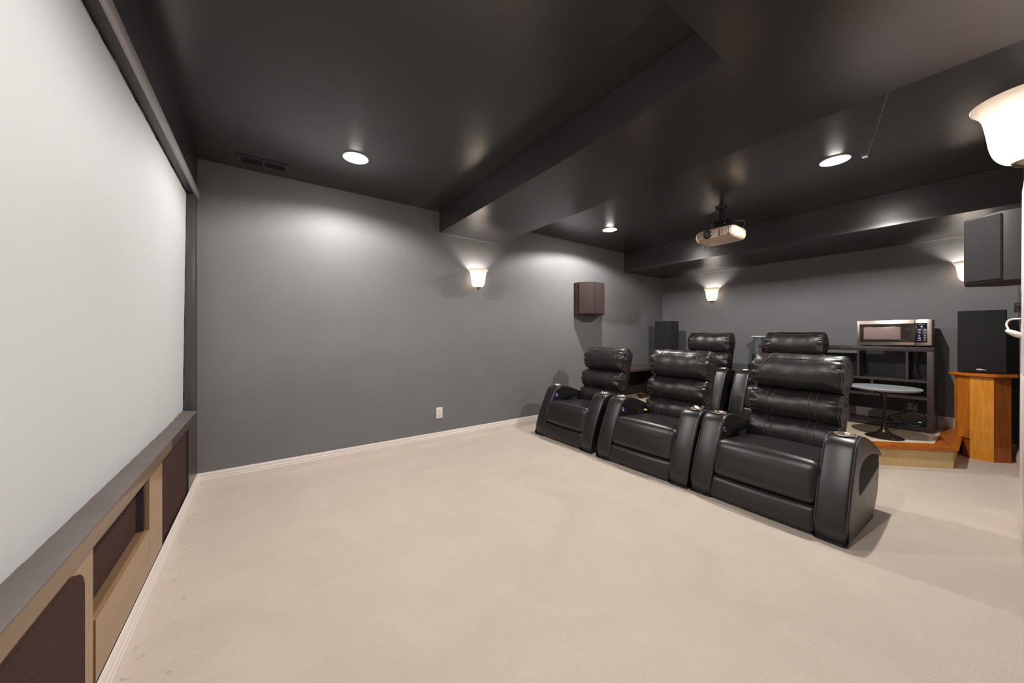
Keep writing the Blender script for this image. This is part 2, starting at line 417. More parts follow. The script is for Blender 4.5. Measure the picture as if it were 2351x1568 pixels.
# slim battens framing the recessed middle insert
bx('insert_batten', 'frame', wscr, -.044, -.010, -1.921, -1.908, .29, .537)
bx('insert_batten', 'frame', wscr, -.044, -.012, -1.345, -1.322, .305, .537)
bx('insert_batten', 'bronze_mid', wscr, -.044, -.012, -1.322, -1.905, .298, .306)
# header board, ledge, jamb
o = bx('header_board', 'frame', tr_head, RX, .0, OY1, -.002, OZ1-.005, OZ1+.003)
o = bx('header_face', 'headface', tr_head, -.001, .012, OY1, -.002, OZ1-.005, 2.192, .002)
o = bx('jamb_board', 'jamb', tr_jamb, RX, .004, OY0-.012, OY0, OZ0, OZ1-.005, .002)
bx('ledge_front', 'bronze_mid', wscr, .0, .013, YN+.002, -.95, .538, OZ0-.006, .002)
bx('ledge_front', 'bronze_shaded', wscr, .0, .013, -.9495, -.140, .538, OZ0-.006, .002)  # far end of the same ledge board, shade painted in as darker bronze
def ledge():
    bm = bmesh.new(); n = 120; rows = []
    for i in range(n+1):
        y = OY0-.004+(OY1-OY0+.004)*i/n
        wv = .0012*math.sin(y*43)+.001*math.sin(y*91+1)
        amp = max(0, 1-abs(y+.25)/.38)*.016*abs(math.sin(y*26))
        prof = [(RX+.002, .55), (RX+.002, OZ0-.002+wv+amp), (RX+.015, OZ0+.002+.6*wv+amp), (-.02, OZ0+.001+.3*amp), (.008, OZ0-.001), (.0145, OZ0-.004), (.0145, OZ0-.008), (-.001, OZ0-.009), (RX+.002, .56)]
        if False: prof = [(max(p[0], 0), p[1]) for p in prof]
        rows.append([bm.verts.new((x, y, z)) for x, z in prof])
    for A, B in zip(rows, rows[1:]):
        for k in range(8): bm.faces.new((A[k], A[k+1], B[k+1], B[k]))
    bmesh.ops.remove_doubles(bm, verts=bm.verts[:], dist=1e-6)
    return obj('ledge', bm, 'ledge', wscr, autos=35)
ledge()
def screen_sheet(name, x0, x1, m, seed, amp, grow, parent):
    rnd = random.Random(seed); bm = bmesh.new()
    y0, y1, z0, z1 = OY1+.02, OY0-.020, OZ0-.004, OZ1-.012
    y0 -= grow; y1 += grow; z1 += grow
    ph = [rnd.random()*6 for _ in range(6)]
    def wob(t): return 1.3*amp*(math.sin(t*17+ph[0])+.7*math.sin(t*37+ph[1])+.5*math.sin(t*71+ph[2]))
    P = []
    for i in range(120): y = y0+(y1-y0)*i/120; P.append((y, z0))
    for i in range(70): z = z0+(z1-z0)*i/70; P.append((y1+wob(z), z))
    for i in range(160): y = y1+(y0-y1)*i/160; P.append((y, z1+wob(y)))
    for i in range(70): z = z1+(z0-z1)*i/70; P.append((y0+wob(z), z))
    tl = lambda b: .018*(b-OZ0)/(OZ1-OZ0)
    A = [bm.verts.new((x0+tl(b), a, b)) for a, b in P]; B = [bm.verts.new((x1+tl(b), a, b)) for a, b in P]
    bm.faces.new(A); bm.faces.new(B[::-1])
    for i in range(len(P)): bm.faces.new((A[i], A[(i+1) % len(P)], B[(i+1) % len(P)], B[i]))
    return obj(name, bm, m, parent)
ps = empty('projection_screen', (0, 0, 0)); tag(ps, 'wide matte light grey projection screen set into the charcoal frame', 'projection screen')
screen_sheet('screen_backing', RX+.001, RX+.006, 'tan', 4, .0035, .003, ps)
screen_sheet('screen_fabric', RX+.006, RX+.014, 'screen', 11, .0025, 0, ps)

# ------------------------------------------------------------------ platform
PZ = .18
pf = struct(empty('platform', (0, 0, 0)), 'carpeted platform with orange oak edging')
PP = [(4.42, 0), (L, 0), (L, -3.25), (5.155, -3.25), (4.42, -2.515)]
bm = bmesh.new(); prism(bm, [(4.44, -.001), (L-.001, -.001), (L-.001, -3.235), (5.15, -3.235), (4.44, -2.525)], 0, PZ-.03)
obj('step_face', bm, 'carpet_step', pf)
bm = bmesh.new(); prism(bm, [(4.52, -.001), (L-.001, -.001), (L-.001, -3.13), (5.19, -3.13), (4.52, -2.47)], PZ-.03, PZ)
obj('carpet_top', bm, 'carpet_warm', pf)
def plank(poly):
    bm = bmesh.new(); prism(bm, poly, PZ-.032, PZ+.001)
    bmesh.ops.bevel(bm, geom=[e_ for e_ in bm.edges], offset=.006, segments=2, affect='EDGES')
    return obj('oak_edging', bm, 'oakflat', pf, autos=40)
plank([(4.40, 0), (4.52, 0), (4.52, -2.47), (4.40, -2.51)])
plank([(4.40, -2.51), (4.52, -2.47), (5.19, -3.13), (5.145, -3.262)])
plank([(5.145, -3.262), (5.19, -3.13), (L, -3.13), (L, -3.262)])

# ------------------------------------------------------------------ open white door folded against the near wall
dr = struct(empty('door_1', (3.45, -3.528, 0)), 'white door standing open against the wall')
bm = bmesh.new(); dr.rotation_euler = (math.radians(.3), 0, 0); box(bm, 0, .80, -.017, 0, .012, 2.03); obj('door_leaf', bm, 'white', dr)
for (x0, x1, z0, z1) in ((.11, .37, .25, .90), (.43, .69, .25, .90), (.11, .37, 1.02, 1.90), (.43, .62, 1.02, 1.90)):
    bx('door_panel', 'white', dr, x0, x1, -.002, .003, z0, z1, .003)
bm = bmesh.new(); lathe(bm, [(0, .0), (.034, .0), (.034, .004), (.030, .006), (.030, .022), (.027, .025), (0, .025)], 24, axis='y', c=(.765, 0, 1.305)); obj('deadbolt', bm, 'blackgloss', dr, autos=40)
bx('latch_plate', 'blackgloss', dr, .64, .70, 0, .004, 1.20, 1.40, .002)
def lever():
    bm = bmesh.new()
    pts = spline([(.735, 0, 1.235), (.735, .030, 1.233), (.735, .046, 1.222), (.735, .052, 1.200), (.73, .048, 1.180), (.725, .044, 1.165)], 8)
    tube(bm, pts, .0048, 10)
    h_ = obj('door_lever', bm, 'ivory', dr, smooth=True)
    bm = bmesh.new(); bmesh.ops.create_uvsphere(bm, u_segments=24, v_segments=14, radius=1)
    bmesh.ops.transform(bm, matrix=Matrix.Translation((.66, .020, 1.140)) @ Matrix.Rotation(math.radians(34), 4, 'X') @ Matrix.Diagonal((.075, .045, .017, 1)), verts=bm.verts)
    obj('lever_paddle', bm, 'ivory', h_, smooth=True)
lever()

# ------------------------------------------------------------------ recliner chairs (local: front at x=0 facing -x, +y is the control arm)
SW = .852; AW = .148
ARM = [(.060, .003), (.034, .010), (.026, .06), (.038, .12), (.060, .19), (.086, .26), (.117, .33), (.149, .395), (.180, .455), (.207, .502), (.240, .530), (.285, .542), (.34, .543), (.40, .532), (.47, .510), (.55, .482), (.63, .447), (.70, .412), (.765, .374), (.782, .357), (.770, .344), (.72, .347), (.62, .370), (.54, .388), (.46, .394), (.38, .391), (.31, .375), (.272, .346), (.256, .30), (.253, .255), (.268, .243), (.34, .252), (.45, .270), (.60, .303), (.685, .325), (.708, .312), (.714, .28), (.70, .21), (.67, .13), (.62, .07), (.575, .03), (.53, .004)]
def chair_arm(s):
    P = []
    pts = [Vector((x, z)) for x, z in ARM]
    sp = spline([(x, z, 0) for x, z in ARM], 3, True)
    P = [Vector((p.x, p.y)) for p in sp]
    n = len(P); area = sum(P[i].x*P[(i+1) % n].y-P[(i+1) % n].x*P[i].y for i in range(n))
    sg = 1 if area > 0 else -1
    nor = []
    for i in range(n):
        t = (P[(i+1) % n]-P[i-1]).normalized(); nor.append(Vector((t.y, -t.x))*sg)
    r = .020; yc = s*(SW/2-AW/2); bm = bmesh.new(); rings = []
    for k in range(11):
        if k < 5: t = -PI/2+k/4*PI/2; yy = -AW/2+r+r*math.sin(t); ins = r*(1-math.cos(t))
        elif k == 5: yy = 0; ins = -.004
        else: t = (k-6)/4*PI/2; yy = AW/2-r+r*math.sin(t); ins = r*(1-math.cos(t))
        rings.append([bm.verts.new((P[i].x-nor[i].x*ins, yc+yy, max(.002, P[i].y-nor[i].y*ins))) for i in range(n)])
    for A, B in zip(rings, rings[1:]):
        for i in range(n): bm.faces.new((A[i], A[(i+1) % n], B[(i+1) % n], B[i]))
    c0 = [bm.faces.new(rings[0][::-1]), bm.faces.new(rings[-1])]
    bmesh.ops.triangulate(bm, faces=c0, ngon_method='EAR_CLIP')
    bmesh.ops.recalc_face_normals(bm, faces=bm.faces)
    me = bpy.data.meshes.new('arm'); bm.to_mesh(me); bm.free()
    # cut the cup hole
    tmp = bpy.data.objects.new('tmp', me); COL.objects.link(tmp)
    bc = bmesh.new(); lathe(bc, [(.046, .46), (.046, .65)], 28, c=(.305, yc, 0)); bmesh.ops.recalc_face_normals(bc, faces=bc.faces)
    mc = bpy.data.meshes.new('cut'); bc.to_mesh(mc); bc.free(); cut = bpy.data.objects.new('cut', mc); COL.objects.link(cut)
    md = tmp.modifiers.new('b', 'BOOLEAN'); md.operation = 'DIFFERENCE'; md.object = cut; md.solver = 'EXACT'
    dg = bpy.context.evaluated_depsgraph_get(); me2 = bpy.data.meshes.new_from_object(tmp.evaluated_get(dg))
    bpy.data.objects.remove(tmp); bpy.data.objects.remove(cut)
    bm = bmesh.new(); bm.from_mesh(me2)
    bm2 = obj('arm', bm, 'leathersmooth', None, autos=42)
    # piping at both outer edges, over front and top
    prof = [P[i]+nor[i]*(-.004) for i in range(n)]
    i0 = 7; i1 = 19*3
    for sy in (-1, 1):
        bm = bmesh.new(); tube(bm, [(prof[i].x, yc+sy*(AW/2-.006), prof[i].y) for i in range(i0, i1)], .0032, 6)
        obj('piping', bm, 'seam', bm2, smooth=True)
    # steel cup
    bm = bmesh.new()
    lathe(bm, [(.043, .470), (.0445, .545), (.048, .551), (.0535, .550), (.055, .545), (.050, .5425)], 32, c=(.305, yc, 0))
    bm.faces.ensure_lookup_table()
    bmesh.ops.delete(bm, geom=[f for f in bm.faces if len(f.verts) > 4], context='FACES')
    c = obj('cup_holder', bm, 'steel', bm2, autos=50); c['label'] = 'brushed steel cup holder'
    bm = bmesh.new(); lathe(bm, [(.0, .468), (.0428, .468), (.0428, .471), (0, .471)], 28, c=(.305, yc, 0)); obj('cup_base', bm, 'steel', bm2, autos=40)
    return bm2
def pillow(yw, ctr, al, a, b, ny=76, nt=64, ex=2.5, taper=.50, wr=.006, ph=0, flat_back=.55):
    """roll along y; returns evaluator f(u, th)"""
    T = Vector((math.sin(al), 0, math.cos(al))); Nn = Vector((-math.cos(al), 0, math.sin(al)))
    C = Vector(ctr)
    def f(u, th, lift=0):
        au = abs(u)
        e_ = (max(0, 1-au**7))**(1/3.2); e_ = max(e_, .0)
        ca, sa = math.cos(th), math.sin(th)
        ra = a*(taper+(1-taper)*e_) if au < .999 else a*taper
        rb = b*(.80+.20*e_)
        px = math.copysign(abs(ca)**(2/ex), ca); pz = math.copysign(abs(sa)**(2/ex), sa)
        if px < 0: px *= flat_back
        k = max(0, (au-.66)/.34); k = k*k*(3-2*k)
        d = wr*k*math.sin(13*th+ph+2.3*math.sin(3*th+u*2))*(1 if u > 0 else .9)
        d += .0025*math.sin(5*u+ph+th*2)+.0015*math.sin(13*u+ph*2+th)
        y = yw/2*u*(1-.035*max(0, au-.9)*10*abs(pz)**2)
        return C+T*((rb+d*.5)*pz)+Nn*((ra+d+lift)*px)+Vector((0, y, 0))+T*(lift*pz)
    bm = bmesh.new(); rings = []
    us = []
    for i in range(ny+1):
        t = -1+2*i/ny; us.append(math.copysign(1-(1-abs(t))**1.35, t))
    for u in us: rings.append([bm.verts.new(f(u, 2*PI*k/nt)) for k in range(nt)])
    # shrinking end caps
    for side in (0, 1):
        base = rings[0] if side == 0 else rings[-1]; sgn = -1 if side == 0 else 1; prev = base
        cen = sum((v.co for v in base), Vector())/nt
        for (q, dy) in ((.80, .010), (.5, .016), (.15, .018)):
            R = [bm.verts.new(cen+(v.co-cen)*q+Vector((0, sgn*dy, 0))) for v in base]
            for k in range(nt): bm.faces.new((prev[k], prev[(k+1) % nt], R[(k+1) % nt], R[k]))
            prev = R
        bm.faces.new(prev)
    for A, B in zip(rings, rings[1:]):
        for k in range(nt): bm.faces.new((A[k], A[(k+1) % nt], B[(k+1) % nt], B[k]))
    return bm, f
def seam_tube(f, path, parent, r=.0030, n=14):
    pts = []
    for (p, q) in zip(path, path[1:]):
        for k in range(n):
            t = k/n; pts.append(f(p[0]+(q[0]-p[0])*t, p[1]+(q[1]-p[1])*t, .0008))
    pts.append(f(path[-1][0], path[-1][1], .0008))
    bm = bmesh.new(); tube(bm, pts, r, 6); return obj('seam', bm, 'seam', parent, smooth=True)
def make_chair():
    root = empty('recliner_chair', (0, 0, 0))
    iw = SW-2*AW
    for s in (1, -1):
        a = chair_arm(s); a.parent = root
        yl = s*(SW/2-AW-.001); bx('arm_liner', 'dark', root, .46, .66, yl, yl+s*.010, .06, .40, .003)
        if s > 0:
            yi = SW/2-AW+.0
            bm = bmesh.new(); lathe(bm, [(.0125, -.003), (.020, -.003), (.021, .004), (.016, .006), (.0125, .003)], 24, axis='y', c=(.222, 0, .446))
            bm.faces.ensure_lookup_table(); bmesh.ops.delete(bm, geom=[f_ for f_ in bm.faces if len(f_.verts) > 4], context='FACES')
            for v in bm.verts: v.co.y = yi-v.co.y
            obj('button_ring', bm, 'steel', a, autos=45)
            bm = bmesh.new(); lathe(bm, [(.0, -.003), (.0135, -.003), (.0135, .002), (0, .003)], 20, axis='y', c=(.222, 0, .446))
            for v in bm.verts: v.co.y = yi-v.co.y
            obj('control_button', bm, 'ledblue', a, autos=45)
    def lean(p): return (p.x+.30*p.z*max(0, 1-p.x/.75), p.y, p.z)
    def seatdef(p):
        x, y, z = lean(p)
        c = 1-(2*p.y/iw)**2
        if p.z > .30: z += .012*c-.03*max(0, (p.x-.12)/.55)
        if p.x < .12: x -= .014+.018*c*max(0, 1-((p.z-.27)/.14)**2); y *= 1.035
        return (x, y, z)
    bm = bmesh.new(); rbox(bm, .345, 0, .272, .66, iw+.006, .236, .045, 14, seatdef); st = obj('seat_cushion', bm, 'leathersmooth', root, smooth=True)
    bm = bmesh.new(); tube(bm, [Vector(seatdef(Vector((.045, y, .380))))+Vector((.012, 0, .008)) for y in [(-iw/2+.03)+(iw-.06)*k/20 for k in range(21)]], .0022, 6); obj('seam', bm, 'seam', st, smooth=True)
    def footdef(p):
        x, y, z = lean(p); c = 1-(2*p.y/iw)**2
        if p.x < .08: x -= .004+.010*c*max(0, 1-((p.z-.08)/.08)**2); y *= 1.03
        return (x, y, z)
    bm = bmesh.new(); rbox(bm, .160, 0, .083, .30, iw+.002, .142, .026, 10, footdef); obj('footrest_panel', bm, 'leathersmooth', root, smooth=True)
    bx('base_frame', 'dark', root, .12, .66, -iw/2, iw/2, .004, .30)
    al = math.radians(15); BY = .014
    bw = .575
    # back shell
    T = Vector((math.sin(al), 0, math.cos(al))); Nn = Vector((-math.cos(al), 0, math.sin(al)))
    def shelldef(p):
        q = Vector((.645, BY, .30))+T*p.z-Nn*p.x; return (q.x, BY+p.y*(1-.03*max(0, .2-p.z)), q.z)
    bm = bmesh.new(); rbox(bm, .060, 0, .345, .10, bw-.03, .69, .04, 8, shelldef); sh = obj('back_shell', bm, 'leathersmooth', root, smooth=True)
    def at_(s, d): q = Vector((.645, BY, .30))+T*s+Nn*d; return (q.x, q.y, q.z)
    bm, f = pillow(.56, at_(.118, .0), al, .104, .112, ex=2.05, ph=.7, wr=.006); p1 = obj('lumbar_cushion', bm, 'leather', root, smooth=True)
    for u in (-.52, -.38, .38, .52): seam_tube(f, [(u, -1.15), (u, 0), (u, 1.15)], p1)
    bm, f = pillow(.565, at_(.322, .0), al, .116, .112, ex=2.05, ph=2.1, wr=.010); p2 = obj('back_cushion', bm, 'leather', root, smooth=True)
    for u in (-.52, -.38, .38, .52): seam_tube(f, [(u, -1.15), (u, 0), (u, 1.15)], p2)
    seam_tube(f, [(.93, -1.2), (.93, 0), (.93, 1.2)], p2); seam_tube(f, [(-.93, -1.2), (-.93, 0), (-.93, 1.2)], p2)
    bm, f = pillow(.57, at_(.570, .0), al, .126, .140, ex=2.1, ph=4.0, wr=.013, flat_back=.8); p3 = obj('headrest', bm, 'leather', root, smooth=True)
    h0 = .62
    seam_tube(f, [(-.58, h0), (.58, h0)], p3)
    for s in (-1, 1):
        seam_tube(f, [(s*.58, h0), (s*.56, 1.1), (s*.42, 1.7)], p3)
        seam_tube(f, [(s*.58, h0), (s*.72, 0), (s*.88, -.95)], p3)
        seam_tube(f, [(s*.93, -1.3), (s*.935, 0), (s*.93, 1.6)], p3)
    return root
proto = make_chair()
CH = [((2.900, -2.560, 0), -2.0, 'black leather recliner at the aisle end of the front row, its round arm button unlit'),
      ((2.900, -1.698, 0), .5, 'middle black leather recliner of the front row with white cap on its cup holder'),
      ((2.918, -.770, 0), -1.0, 'black leather recliner at the side wall end of the front row'),
      ((4.70, -1.135, PZ), 0, 'black leather recliner on the platform beside the corner tower speaker'),
      ((4.70, -2.08, PZ), 0, 'black leather recliner on the platform in front of the dark open shelf unit')]
for i, (loc, rz, lab) in enumerate(CH):
    o = proto if i == 0 else copy_tree(proto)
    o.location = loc; o.rotation_euler = (0, 0, math.radians(rz)); tag(o, lab, 'recliner', 'black leather theatre recliners')
    if i == 0: CH0 = o
# the near recliner's button is dark
for a in CH0.children:
    for c in a.children:
        if c.name.startswith('control_button'):
            c.data = c.data.copy(); c.data.materials.clear(); c.data.materials.append(M['black'])
# small litter on the recliners
bm = bmesh.new(); rbox(bm, 0, 0, 0, .055, .03, .012, .0055, 4); bmesh.ops.transform(bm, matrix=Matrix.Rotation(.35, 4, 'X') @ Matrix.Rotation(.7, 4, 'Z'), verts=bm.verts)
o = obj('plastic_cap', bm, 'ivory', smooth=True); o.location = (3.205, -2.055, .557); tag(o, 'small white plastic cap lying on the rim of a cup holder', 'cap')
bm = bmesh.new(); prism(bm, [(0, 0), (.03, -.006), (.018, -.033), (.008, -.03)], 0, .004)
o = obj('yellow_scrap', bm, 'yellow'); o.location = (3.42, -1.435, .400); o.rotation_euler = (.3, -.5, .2); tag(o, 'small yellow scrap on the seat of the middle front recliner', 'scrap')

# ------------------------------------------------------------------ sconces
SH = [(.030, 0), (.052, .010), (.068, .030), (.078, .060), (.083, .095), (.088, .130), (.094, .160), (.104, .180), (.1165, .193), (.1185, .198)]
def sconce(loc, rz, label):
    """local: wall at y=0, lamp towards -y"""
    r_ = empty('wall_sconce', loc, rz); tag(r_, label, 'wall lamp', 'bell glass wall sconces')
    bm = bmesh.new(); outer = SH; inner = [(max(.004, r-.004), h+.003) for r, h in SH]
    sp = [(p.x*.955, p.y) for p in spline([(a, b, 0) for a, b in outer], 4)]
    lathe(bm, [(.006, .0)]+sp, 56, c=(0, -.062, 0))
    bm.faces.ensure_lookup_table(); bmesh.ops.delete(bm, geom=[f for f in bm.faces if len(f.verts) > 4], context='FACES')
    bmesh.ops.delete(bm, geom=[v for v in bm.verts if v.co.y > .004], context='VERTS')
    for v in bm.verts: v.co.y = min(v.co.y, -.001)
    g = obj('glass_shade', bm, 'shade', r_, smooth=True); g['label'] = 'frosted glass bell shade'
    md = g.modifiers.new('s', 'SOLIDIFY'); md.thickness = .004; md.offset = -1
    bm = bmesh.new(); lathe(bm, [(.0, -.034), (.006, -.034), (.010, -.028), (.007, -.021), (.016, -.013), (.030, -.006), (.036, .006), (.030, .008), (0, .008)], 20, c=(0, -.062, 0)); obj('finial', bm, 'nickel', r_, smooth=True)
    bx('back_plate', 'nickel', r_, -.05, .05, -.006, 0, .01, .15, .002)
    bm = bmesh.new(); lathe(bm, [(.012, .02), (.014, .05), (.02, .06), (.027, .085), (.024, .108), (.013, .120), (0, .122)], 16, c=(0, -.058, 0)); bmesh.ops.delete(bm, geom=[f for f in bm.faces if len(f.verts) > 8], context='FACES'); obj('bulb', bm, 'bulb', r_, smooth=True)
    return r_
sconce((2.356, 0, 1.668), 0, 'glowing white glass sconce on the side wall under the ceiling beam')
sconce((L, -.860, 1.668), -PI/2, 'glowing white glass sconce on the back wall above the rear recliners')
sconce((L, -3.296, 1.668), -PI/2, 'glowing white glass sconce on the back wall half hidden behind a hanging speaker')
sconce((2.315, YN, 1.668), PI, 'glowing cream glass sconce on the wall of the open white door')

# ------------------------------------------------------------------ recessed ceiling lamps
def can(x, y, label, k=1):
    r_ = empty('ceiling_light', (x, y, H)); tag(r_, label, 'ceiling light', 'recessed ceiling lights')
    bm = bmesh.new(); rr = lathe(bm, [(RC-.004, .0), (RC-.004, -.002), (RC+.014, -.006), (RC+.017, -.003), (RC+.017, .0)], 36)
    bmesh.ops.delete(bm, geom=[f for f in bm.faces if len(f.verts) > 4], context='FACES'); obj('trim_ring', bm, 'white', r_, autos=50)
    bm = bmesh.new(); lathe(bm, [(RC-.002, .0), (RC-.004, .07)], 36); bm.faces.ensure_lookup_table()
    bmesh.ops.delete(bm, geom=[f for f in bm.faces if len(f.verts) > 4 and f.calc_center_median().z < .01], context='FACES'); obj('can_housing', bm, 'white', r_, smooth=False)
    bm = bmesh.new(); lathe(bm, [(.058, .020), (.058, .002), (.052, -.010), (.036, -.019), (.016, -.023), (0.001, -.0235)], 28); obj('lamp_face', bm, 'lamp', r_, smooth=True)
    ld = bpy.data.lights.new('downlight', 'SPOT'); ld.energy = SPOT_W*k; ld.spot_size = math.radians(164 if x < 2 else 160); ld.spot_blend = .38 if x < 2 else .22; ld.shadow_soft_size = .022; ld.color = (1, .965, .935)
    lo = bpy.data.objects.new('downlight', ld); COL.objects.link(lo); lo.parent = r_; lo.location = (0, 0, -.040)
    return r_
for (x, y), lab in zip(LAMPS, ('round recessed ceiling light next to the air vent', 'round recessed ceiling light between projector and side wall', 'round recessed ceiling light with a small white tag beside it', 'round recessed ceiling light close to the ceiling beam corner before the screen')):
    can(x, y, lab, (.90 if x < 2 else 1.05 if y > -2 else 1.5))

# ------------------------------------------------------------------ air vent
v_ = empty('air_vent', (.40, -.205, H)); tag(v_, 'black ceiling air vent with two banks of fins', 'vent')
bm = bmesh.new(); w2, d2 = .165, .070
for (x0, x1, y0, y1) in ((-w2, w2, d2-.022, d2), (-w2, w2, -d2, -d2+.022), (-w2, -w2+.03, -d2+.022, d2-.022), (w2-.03, w2, -d2+.022, d2-.022), (-.008, .008, -d2+.022, d2-.022)): box(bm, x0, x1, y0, y1, -.008, 0)
obj('vent_frame', bm, 'frame', v_)
bx('vent_duct', 'dark', v_, -w2+.03, w2-.03, -d2+.022, d2-.022, -.0015, 0)
bmf = bmesh.new(); box(bmf, -.0012, .0012, -d2+.022, d2-.022, -.008, -.001); fin0 = None
for k in range(18):
    x = (-w2+.038+k*.0132) if k < 9 else (.018+(k-9)*.0132)
    if fin0 is None: fin0 = obj('vent_fin', bmf, 'frame', v_); f_ = fin0
    else: f_ = fin0.copy(); COL.objects.link(f_)
    f_.location = (x, 0, 0); f_.rotation_euler = (0, .5 if k < 9 else -.5, 0)
for sx_ in (-1, 1):
    bm = bmesh.new(); lathe(bm, [(0, -.0105), (.004, -.0095), (.005, -.0078), (0, -.0078)], 10, c=(sx_*(w2-.015), 0, 0)); obj('screw', bm, 'steel', v_)

# ------------------------------------------------------------------ outlets
def outlet(loc, rz, label):
    o_ = empty('wall_outlet', loc, rz); tag(o_, label, 'outlet')
    bx('cover_plate', 'ivory', o_, -.036, .036, -.006, 0, -.058, .058, .003)
    for z in (-.021, .021):
        r2 = bx('receptacle', 'ivory', o_, -.017, .017, -.009, -.004, z-.014, z+.014, .004)
        for sx_ in (-.006, .006): bx('slot', 'black', r2, sx_-.0014, sx_+.0014, -.0096, -.008, z-.004, z+.007)
    return o_
outlet((1.916, 0, .310), 0, 'white wall outlet low on the grey side wall')
outlet((L, -2.915, .335), -PI/2, 'white wall outlet with plugged cords behind the shelf unit')

# ------------------------------------------------------------------ speakers
def wedge_speaker(loc, rz, label, brown):
    """local: wall at y=0, nose towards -y"""
    s = empty('surround_speaker', loc, rz); tag(s, label, 'speaker')
    w_, d1, d2_, h_ = .235, .090, .252, .448
    P = [(-w_, 0), (w_, 0), (w_, -d1), (.105, -d2_), (-.105, -d2_), (-w_, -d1)]
    bm = bmesh.new(); prism(bm, P, 0, h_); bmesh.ops.bevel(bm, geom=bm.edges[:], offset=.004, segments=2, affect='EDGES')
    obj('cabinet', bm, 'spk' if not brown else 'grilleb', s, autos=40)
    g = 'grille' if not brown else 'grilleb'
    for (a, b) in ((P[2], P[3]), (P[4], P[5])) if not brown else ((P[2], P[3]), (P[3], P[4]), (P[4], P[5])):
        a = Vector((*a, 0)); b = Vector((*b, 0)); t = (b-a).normalized(); n = Vector((t.y, -t.x, 0))
        if n.y > 0: n = -n
        a2 = a+t*.008; b2 = b-t*.008
        bm = bmesh.new(); prism(bm, [((a2).x, (a2).y), ((b2).x, (b2).y), (b2+n*.012).to_tuple()[:2], (a2+n*.012).to_tuple()[:2]], .012, h_-.012)
        bmesh.ops.recalc_face_normals(bm, faces=bm.faces); bmesh.ops.bevel(bm, geom=bm.edges[:], offset=.003, segments=2, affect='EDGES')
        obj('grille', bm, g, s, autos=40)
    return s
wedge_speaker((4.165, 0, 1.418), 0, 'dark brown wedge speaker hung on the side wall above a recliner', True)
wedge_speaker((4.49, YN, 1.485), PI, 'black wedge speaker hung high over the wooden pedestal', False)

def tower(loc, label, w_=.27, d_=.27, h_=.56, badge=True):
    s = empty('box_speaker', loc); tag(s, label, 'speaker')
    bx('cabinet', 'spk', s, .02, d_, -w_/2, w_/2, 0, h_, .004)
    bx('grille', 'grille', s, 0, .02, -w_/2+.004, w_/2-.004, .014, h_-.0005, .004)
    if badge: bx('badge', 'steel', s, -.003, .001, -.028, .028, .026, .040, .001)
    return s

# ------------------------------------------------------------------ oak pedestals
def octo(cx, cy, r, rot): return [(cx+r*math.cos(rot+k*PI/4), cy+r*math.sin(rot+k*PI/4)) for k in range(8)]
def clip(poly, yc):
    out = []
    for i in range(len(poly)):
        a, b = poly[i-1], poly[i]
        ia, ib = a[1] <= yc, b[1] <= yc
        if ia != ib:
            t = (yc-a[1])/(b[1]-a[1]); out.append((a[0]+(b[0]-a[0])*t, yc))
        if ib: out.append(b)
    return out
def pedestal(cx, cy, z0, z1, label, rot, R=.185, RT=.27, notch=None, names=('oak', 'oak2', 'oak3')):
    p = empty('oak_pedestal', (cx, cy, z0)); tag(p, label, 'pedestal')
    hh = z1-z0-.028
    O = octo(0, 0, R, rot)
    bm = bmesh.new()
    inner = octo(0, 0, R-.018, rot)
    if notch is None: prism(bm, inner, 0, hh)
    else:
        prism(bm, clip(inner, notch[0]), 0, notch[1]); prism(bm, inner, notch[1], hh)
    obj('column_core', bm, 'oak3', p)
    for k in range(8):
        a, b = Vector((*O[k], 0)), Vector((*O[(k+1) % 8], 0)); n = Vector(((a+b).x, (a+b).y, 0)).normalized()
        cl = ('oak', 'oak3', 'oak', 'oak2', 'oak3', 'oak', 'oak2', 'oak3')[k]
        for part in range(2):   # two staves per face
            pa = a+(b-a)*(.0 if part == 0 else .46); pb = a+(b-a)*(.458 if part == 0 else 1)
            ys_ = [pa.y, pb.y]; z_0 = 0.0
            if notch and max(ys_) > notch[0]: z_0 = notch[1]
            bm = bmesh.new(); prism(bm, [(pa.x, pa.y), (pb.x, pb.y), ((pb-n*.02).x, (pb-n*.02).y), ((pa-n*.02).x, (pa-n*.02).y)], z_0, hh)
            obj('stave', bm, cl, p)
    TP = octo(0, 0, RT, rot)
    bm = bmesh.new(); prism(bm, TP, hh, hh+.028); bmesh.ops.bevel(bm, geom=bm.edges[:], offset=.006, segments=3, affect='EDGES')
    t_ = obj('octagonal_top', bm, 'oakflat', p, autos=40); return p
PEDX, PEDY, PEDZ = 5.835, -3.370, .785
pedestal(PEDX, PEDY, 0, PEDZ, 'orange oak octagonal pedestal carrying a black speaker at the platform edge', math.radians(22.5), R=.168, RT=.208, notch=(-3.264-PEDY, PZ+.003))
tower((5.72, -3.368, PEDZ), 'black box speaker standing on the orange oak pedestal', h_=.575)
tower((5.60, -.322, PZ), 'tall black speaker in the corner where side and back wall meet', w_=.262, h_=1.18, badge=False)
ct = empty('console_table', (4.5, 0, PZ)); tag(ct, 'low wood topped console along the side wall behind the front recliners', 'table')
bx('console_top', 'walnut', ct, .0, 1.06, -.40, -.004, .425, .470, .005)
bx('console_side', 'shelf', ct, .04, .075, -.37, -.01, 0, .425); bx('console_side', 'shelf', ct, .985, 1.02, -.37, -.01, 0, .425)
bx('console_back', 'shelf', ct, .075, .985, -.03, -.01, 0, .425)

